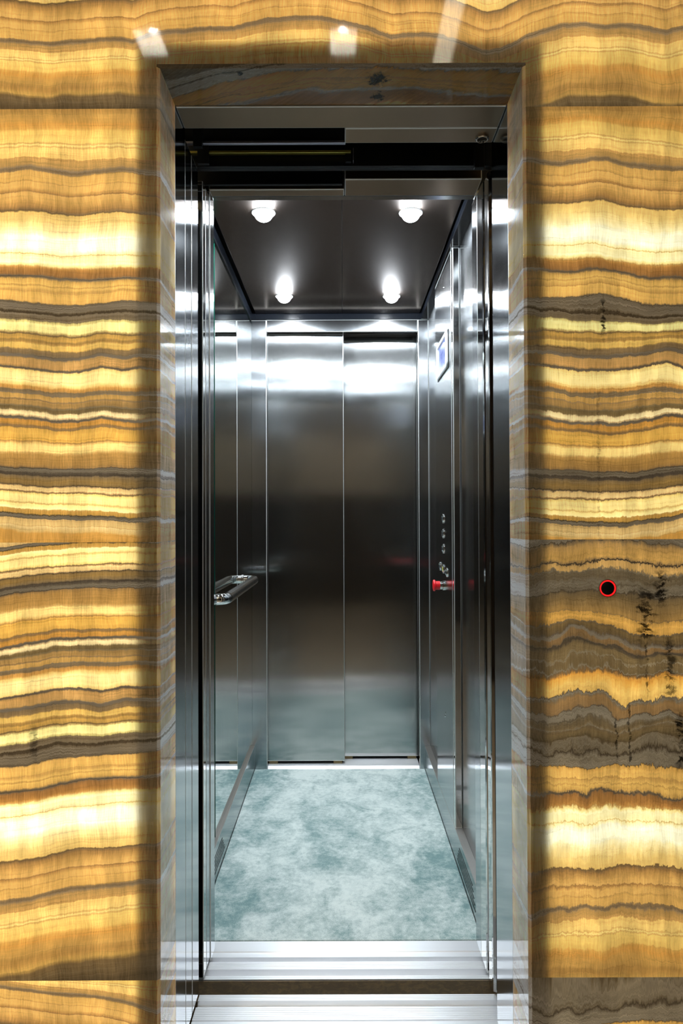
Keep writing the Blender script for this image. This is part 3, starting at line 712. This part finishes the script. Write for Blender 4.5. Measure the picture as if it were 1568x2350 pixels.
# front lintel of the car
struct(MB().box(.0105, .372, 1.784, 1.876, HZ, 2.2, .0028, 3).build('trim_9', 'soffit_steel'), 'deep brushed steel lintel soffit over the right half of the car entrance', 'trim')
struct(MB().box(-.3575, .0095, 1.838, 1.876, HZ, 2.2, .0028, 3).build('trim_10', 'soffit_steel'), 'shallow brushed steel lintel soffit over the left half of the car entrance', 'trim')
struct(MB().box(-.47, .47, 1.878, 1.90, 2.0755, 2.2).build('trim_11', 'steel'), 'steel back of the car entrance lintel', 'trim')
struct(MB().box(-.47, .47, 1.84, 3.46, 2.2, 2.24).build('ceiling_roof', 'black'), 'roof of the lift car above the ceiling panel', 'ceiling')
# ceiling panels
CZ = 2.163
struct(MB().box(-.407, .0035, 1.93, YB - .012, CZ, CZ + .014, .001).build('ceiling_left', 'carceil'), 'dark bronze ceiling panel of the lift car, left half with two downlights', 'ceiling')
struct(MB().box(.0045, .372, 1.93, YB - .012, CZ, CZ + .014, .001).build('ceiling_right', 'carceil'), 'dark bronze ceiling panel of the lift car, right half with two downlights', 'ceiling')

def downlight(x, y, label):
    e = empty('downlight', (x, y, CZ), label, 'ceiling light', 'ceiling lights in the lift car')
    MB().lathe((x, y, CZ), (0, 0, -1), [(.029, -.004), (.029, .001), (.0305, .003), (.036, .003), (.038, .001), (.038, -.002)]).build('bezel', 'white', e, True)
    MB().lathe((x, y, CZ), (0, 0, -1), [(.0288, .0), (.0284, .006), (.0268, .0125), (.0232, .0185), (.0168, .0235), (.0085, .0265), (0, .0275)]).build('lens', 'lamp', e, True)
    return e
downlight(-.247, 2.170, 'bright round ceiling downlight, nearer one above the mirror side')
downlight(.224, 2.175, 'bright round ceiling downlight, nearer one above the button side')
downlight(-.250, 2.985, 'small bright round ceiling downlight by the left rear door leaf')
downlight(.222, 2.990, 'small bright round ceiling downlight by the right rear door leaf')

# kick plates with vent slots
def kick(name, xa, xb, xin, y0, z1, vents, label):
    o = MB().box(xa, xb, y0, YB - .001, 0.0, z1, .0015).build(name, 'steel'); struct(o, label, 'baseboard')
    s = 1 if xin > 0 else -1
    MB().box(min(xa, xb) + .0002, max(xa, xb) - .0002, y0 + .001, YB - .002, z1, z1 + .0012, .0004).build('ledge', 'ledge', o)
    v = MB()
    for i, (za, ya, yb) in enumerate(vents):
        v.box(min(xin, xin - s * .0006), max(xin, xin - s * .0006), ya, yb, za, za + .0035)
    v.build('vent_slots', 'black', o)
    return o
kick('baseboard_left', -.434, -.4175, -.4175, 1.902, .115, [(.030 + .013 * i, 1.99 + .01 * i, 2.42 - .012 * i) for i in range(5)], 'low brushed steel kick plate with vent slots under the mirror')
kick('baseboard_right', .3885, .415, .3885, 1.932, .110, [(.026 + .013 * i, 2.02 + .012 * i, 2.34 - .010 * i) for i in range(5)], 'low brushed steel kick plate with vent slots under the control column')

# mirror
mo = MB().box(-.4338, -.4285, 2.305, YB - .002, .116, 2.121, .0006).build('mirror', 'mirror', None, False, (-.43, 2.28, .116))
mo.data.materials.append(M['glassedge'])
for p in mo.data.polygons:
    if p.normal.x < .6: p.material_index = 2
tag(mo, 'tall frameless mirror on the left wall of the lift car with green glass edge', 'mirror')

# ------------------------------------------------------------------ rear doors
def leaf(x0, x1, y0, label):
    o = MB().box(x0, x1, y0, y0 + .028, .026, 2.095, .003, 3).build('sliding_door_leaf', 'door_steel', None, False, ((x0 + x1) / 2, y0, .026))
    tag(o, label, 'door', None)
    for xx in (x0 + .012, x1 - .055):
        MB().box(xx, xx + .042, y0 + .006, y0 + .022, .008, .0255).build('guide_shoe', 'brass', o)
    MB().box(x0 + .01, x1 - .01, y0 + .016, y0 + .020, .0125, .0258).build('bottom_seal', 'black', o)
    return o
leaf(-.366, .010, 3.286, 'left brushed steel sliding door leaf at the back of the lift, standing slightly forward')
leaf(-.006, .372, 3.350, 'right brushed steel sliding door leaf at the back of the lift, set slightly deeper')
struct(MB().box(-.375, .385, 3.40, 3.42, .0, 2.12).build('wall_shaft', 'black'), 'darkness behind the rear doors', 'wall')

# ------------------------------------------------------------------ handrail
hr = empty('handrail', (-.4285, 2.6, .93), 'short polished tubular grab rail on the left mirror wall', 'handrail')
xm, xr, zr, ya, yb, rr, br = -.4285, -.3755, .926, 2.20, 2.945, .0180, .034
pts = [(xm, ya, zr)]
for k in range(0, 13):
    a = k / 12 * math.pi / 2; pts.append((xr - br + br * math.sin(a), ya + br - br * math.cos(a), zr))
n = 14
for k in range(1, n): pts.append((xr, ya + br + (yb - ya - 2 * br) * k / n, zr))
for k in range(0, 13):
    a = k / 12 * math.pi / 2; pts.append((xr - br + br * math.cos(a), yb - br + br * math.sin(a), zr))
pts.append((xm, yb, zr))
ns = 13
MB().tube(pts[:ns + 1] + [(xr, ya + br + .004, zr)], rr, 28).build('bend', 'chrome', hr, True)
MB().tube([(xr, ya + br + .0035, zr)] + pts[ns + 1:-14] + [(xr, yb - br - .0035, zr)], rr + .0002, 28).build('rail_tube', 'satin', hr, True)
MB().tube([(xr, yb - br - .004, zr)] + pts[-14:], rr, 28).build('bend', 'chrome', hr, True)
for y in (ya, yb):
    MB().lathe((xm, y, zr), (1, 0, 0), [(0, .0), (.0215, .0), (.0215, .004), (.0195, .0055), (.0176, .0055)]).build('mount_ring', 'polish', hr, True)

# ------------------------------------------------------------------ control column
CX = .3885
cp = empty('control_panel', (CX, 2.6, .11), 'tall brushed steel control column with buttons and blue screen on the right wall', 'control panel')
MB().box(CX, .4145, 2.412, 2.815, .1102, 2.134, .0025, 3).build('faceplate', 'steel', cp)
MB().box(CX + .001, .4145, 2.380, 2.4095, .1102, 2.134, .003, 3).build('edge_profile', 'polish', cp)
MB().box(CX + .012, .4145, 2.4095, 2.412, .1102, 2.134).build('joint', 'black', cp)
def disp():
    y0, y1, z0, z1 = 2.470, 2.735, 1.735, 1.872
    o = MB(); bm = o.bm
    # rounded frame ring
    def rr_(y0, y1, z0, z1, r, x, n=6):
        out = []
        for (cy, cz, a0) in ((y1 - r, z1 - r, 0), (y0 + r, z1 - r, 90), (y0 + r, z0 + r, 180), (y1 - r, z0 + r, 270)):
            for k in range(n + 1):
                a = math.radians(a0 + 90 * k / n); out.append(bm.verts.new((x, cy + r * math.cos(a), cz + r * math.sin(a))))
        return out
    rings = [rr_(y0, y1, z0, z1, .028, CX), rr_(y0, y1, z0, z1, .028, CX - .006), rr_(y0 + .004, y1 - .004, z0 + .004, z1 - .004, .024, CX - .009),
             rr_(y0 + .030, y1 - .030, z0 + .016, z1 - .016, .004, CX - .008), rr_(y0 + .032, y1 - .032, z0 + .018, z1 - .018, .003, CX - .003)]
    for A, B in zip(rings, rings[1:]):
        n = len(A)
        for k in range(n): bm.faces.new([A[k], A[(k + 1) % n], B[(k + 1) % n], B[k]])
    MB().box(CX - .0024, CX - .0002, y0 - .003, y1 + .003, z0 - .0035, z1 + .001, .0008).build('shadow_outline', 'dispshadow', cp)  # black sliver stands in for the shadow around the display frame
    f = o.build('display', 'white', cp, True)
    MB().box(CX - .0034, CX - .0005, y0 + .031, y1 - .031, z0 + .017, z1 - .017).build('screen', 'screen', f)
disp()
def button(y, z, r, cap='cap', lab=None):
    b = MB().lathe((CX, y, z), (-1, 0, 0), [(r * .66, 0), (r * .66, .002), (r * .6, .0032), (0, .0036)]).build('button', cap, cp, True)
    if lab: b['label'] = lab
    MB().lathe((CX, y, z), (-1, 0, 0), [(r * .68, -.001), (r * .70, .003), (r * .78, .0046), (r * .90, .0046), (r, .0025), (r, -.001)]).build('button_ring', 'chrome', b, True)
for z in (1.184, 1.127, 1.069): button(2.613, z, .0185)
button(2.698, .997, .0175); button(2.617, .992, .0175, 'yellow', 'yellow alarm button'); button(2.528, .985, .0175)
es = MB().lathe((CX, 2.603, .930), (-1, 0, 0), [(.0165, .017), (.0165, .033), (.021, .035), (.0222, .038), (.0205, .042), (.012, .0435), (0, .044)]).build('stop_button', 'red', cp, True)
es['label'] = 'red mushroom emergency stop button'
MB().lathe((CX, 2.603, .930), (-1, 0, 0), [(.0185, 0), (.0185, .006), (.017, .007), (.0155, .008), (.0155, .0172)]).build('collar', 'chrome', es, True)
for (y, z) in ((2.60, 2.098), (2.58, 2.06), (2.588, .450), (2.60, .437)):
    MB().lathe((CX, y, z), (-1, 0, 0), [(.006, 0), (.005, .0015), (0, .002)], 16).build('screw', 'chrome', cp, True)
# call button on the onyx
cb = empty('call_button', (.519, WY, 1.045), 'round dark call button with a glowing red ring on the right onyx wall', 'call button')
MB().lathe((.519, WY, 1.045), (0, -1, 0), [(.0178, -.001), (.0178, .003), (.0170, .0045), (.0160, .0045), (.0158, .003)], 48).build('bezel', 'chrome', cb, True)
MB().lathe((.519, WY, 1.045), (0, -1, 0), [(.0158, .001), (.0158, .0040), (.0132, .0042), (.0130, .001)], 48).build('light_ring', 'redring', cb, True)
MB().lathe((.519, WY, 1.045), (0, -1, 0), [(.0131, .001), (.0131, .0036), (.012, .0042), (0, .0042)], 48).build('push_face', 'cap', cb, True)

# ------------------------------------------------------------------ lobby on the camera's side
LZ = 2.75
struct(MB().box(-2.2, 2.2, -3.0, 1.5, -.06, -.001).build('floor_lobby', 'marble'), 'polished beige lobby floor in front of the lift', 'floor')
struct(MB().box(-2.2, 2.2, -3.1, -3.0, 0, LZ).build('wall_back', 'plaster'), 'plain lobby wall facing the lift')
struct(MB().box(-2.2, 2.2, -3.0, -2.96, 0, 1.55).build('trim_12', 'darkwall'), 'dark panelling on the lower half of the lobby wall facing the lift', 'trim')
struct(MB().box(-2.3, -2.2, -3.0, WY, 0, LZ).build('wall_lobby_left', 'darkwall'), 'dark lobby side wall left of the lift')
struct(MB().box(2.2, 2.3, -3.0, WY, 0, LZ).build('wall_lobby_right', 'darkwall'), 'dark lobby side wall right of the lift')
struct(MB().box(-2.2, -WX, WY, WY + .05, 0, LZ).build('wall_return_left', 'darkwall'), 'dark wall beyond the left onyx')
struct(MB().box(WX, 2.2, WY, WY + .05, 0, LZ).build('wall_return_right', 'darkwall'), 'dark wall beyond the right onyx')
# ceiling with openings for square downlights and a light trough
LIGHTS = [(-.623, .455), (.010, .455), (-.50, -2.55), (.55, -2.55)]
hx, hy, hd_ = .042, .060, .075
SX0, SX1, SY0, SY1 = .318, .382, -1.6, 1.20
def ceiling_mesh():
    xs = sorted({-2.2, 2.2, SX0, SX1} | {x + s * hx for x, _ in LIGHTS for s in (-1, 1)})
    ys = sorted({-3.0, WY, SY0, SY1} | {y + s * hy for _, y in LIGHTS for s in (-1, 1)})
    b = MB(); bm = b.bm
    for i in range(len(xs) - 1):
        for j in range(len(ys) - 1):
            cx, cy = (xs[i] + xs[i + 1]) / 2, (ys[j] + ys[j + 1]) / 2
            if any(abs(cx - x) < hx and abs(cy - y) < hy for x, y in LIGHTS): continue
            if SX0 < cx < SX1 and SY0 < cy < SY1: continue
            bm.faces.new([bm.verts.new(p) for p in ((xs[i], ys[j], LZ), (xs[i], ys[j + 1], LZ), (xs[i + 1], ys[j + 1], LZ), (xs[i + 1], ys[j], LZ))])
    bmesh.ops.remove_doubles(bm, verts=bm.verts, dist=1e-5)
    return struct(b.build('ceiling_lobby', 'plaster'), 'warm plaster lobby ceiling with recessed lights', 'ceiling')
ceiling_mesh()
for i, (x, y) in enumerate(LIGHTS):
    e = empty('square_downlight', (x, y, LZ), ('square recessed lobby downlight in front of the left onyx wall', 'square recessed lobby downlight centred before the lift doorway',
              'square recessed lobby downlight behind the viewer on the left', 'square recessed lobby downlight behind the viewer on the right')[i], 'ceiling light', 'square lobby downlights')
    b = MB(); w = .002
    b.box(x - hx - w, x - hx, y - hy - w, y + hy + w, LZ, LZ + hd_).box(x + hx, x + hx + w, y - hy - w, y + hy + w, LZ, LZ + hd_)
    b.box(x - hx, x + hx, y - hy - w, y - hy, LZ, LZ + hd_).box(x - hx, x + hx, y + hy, y + hy + w, LZ, LZ + hd_)
    b.box(x - hx, x + hx, y - hy, y + hy, LZ + hd_ - w, LZ + hd_).build('housing', 'white', e)
    MB().lathe((x, y, LZ + hd_ - .004), (0, 0, -1), [(.034, 0), (.033, .006), (.02, .010), (0, .012)]).build('lamp', 'lobbylamp', e, True)
st = empty('light_trough', (.35, -.2, LZ), 'long recessed light strip along the lobby ceiling', 'ceiling light')
b = MB(); w = .003
b.box(SX0 - w, SX0, SY0, SY1, LZ, LZ + .05).box(SX1, SX1 + w, SY0, SY1, LZ, LZ + .05).box(SX0 - w, SX1 + w, SY1, SY1 + w, LZ, LZ + .05).box(SX0 - w, SX1 + w, SY0 - w, SY0, LZ, LZ + .05)
b.build('housing', 'white', st)
MB().box(SX0, SX1, SY0, SY1, LZ + .03, LZ + .036).build('diffuser', 'strip', st)

# ------------------------------------------------------------------ light boxes behind the stone
def area(name, loc, rot, sx, sy, power, col):
    l = bpy.data.lights.new(name, 'AREA'); l.shape = 'RECTANGLE'; l.size = sx; l.size_y = sy; l.energy = power; l.color = col
    o = bpy.data.objects.new(name, l); COL.objects.link(o); o.location = loc; o.rotation_euler = rot
    return o
BL = 2.75          # watts per square metre of light box
BD = WY + .008
def lightbox(name, x0, x1, z0, z1, k=1.0):
    area(name, ((x0 + x1) / 2, BD, (z0 + z1) / 2), (math.radians(-90), 0, 0), x1 - x0, z1 - z0, BL * k * (x1 - x0) * (z1 - z0), (1, 1.0, .93))
xl, xr_ = xat(314), xat(1254)
lightbox('backlight_left', -WX, xl, .01, 2.74, 1.12)
lightbox('backlight_right', xr_, WX, .01, 2.74, .90)
lightbox('backlight_top', xl, xr_, zat(96), 2.74)
# unseen batten frame added to block backlight at the stone edge of the opening
struct(MB().box(OX0 - .030, OX0 - .001, WY + .006, 1.424, 0, OZ + .035).build('blocker_left', 'black'), 'unseen black batten blocking backlight behind the left stone reveal', 'trim')
struct(MB().box(OX1 + .001, OX1 + .030, WY + .006, 1.424, 0, OZ + .035).build('blocker_right', 'black'), 'unseen black batten blocking backlight behind the right stone reveal', 'trim')
struct(MB().box(OX0 - .005, OX1 + .005, WY + .006, 1.464, OZ + .002, OZ + .035).build('blocker_top', 'black'), 'unseen black batten blocking backlight above the stone soffit', 'trim')
struct(MB().box(OX0 - .06, OX0 - .030, 1.418, 1.424, 0, OZ + .035).build('blocker_closer_left', 'black'), 'unseen black closer blocking backlight behind the left batten', 'trim')
struct(MB().box(OX1 + .030, OX1 + .06, 1.418, 1.424, 0, OZ + .035).build('blocker_closer_right', 'black'), 'unseen black closer blocking backlight behind the right batten', 'trim')
# added lamps standing in for faint box-light spill behind the reveals
area('backlight_reveal_left', (OX0 - .02, 1.446, 1.04), (0, math.radians(-90), 0), 2.05, .03, .022, (1, .95, .85))
area('backlight_reveal_right', (OX1 + .02, 1.446, 1.04), (0, math.radians(90), 0), 2.05, .03, .013, (1, .95, .85))

# ------------------------------------------------------------------ world and render look
w = bpy.data.worlds.new('world'); S.world = w; w.use_nodes = True
w.node_tree.nodes['Background'].inputs[0].default_value = (0, 0, 0, 1)
S.view_settings.view_transform = 'Standard'; S.view_settings.look = 'None'
S.view_settings.gamma = 1.0; S.view_settings.use_curve_mapping = False
S.view_settings.exposure = 0.0
c = S.cycles
c.max_bounces = 10; c.diffuse_bounces = 4; c.glossy_bounces = 8; c.transmission_bounces = 4
c.use_denoising = True
c.sample_clamp_indirect = 12.0
c.caustics_reflective = True; c.caustics_refractive = False
c.blur_glossy = .3
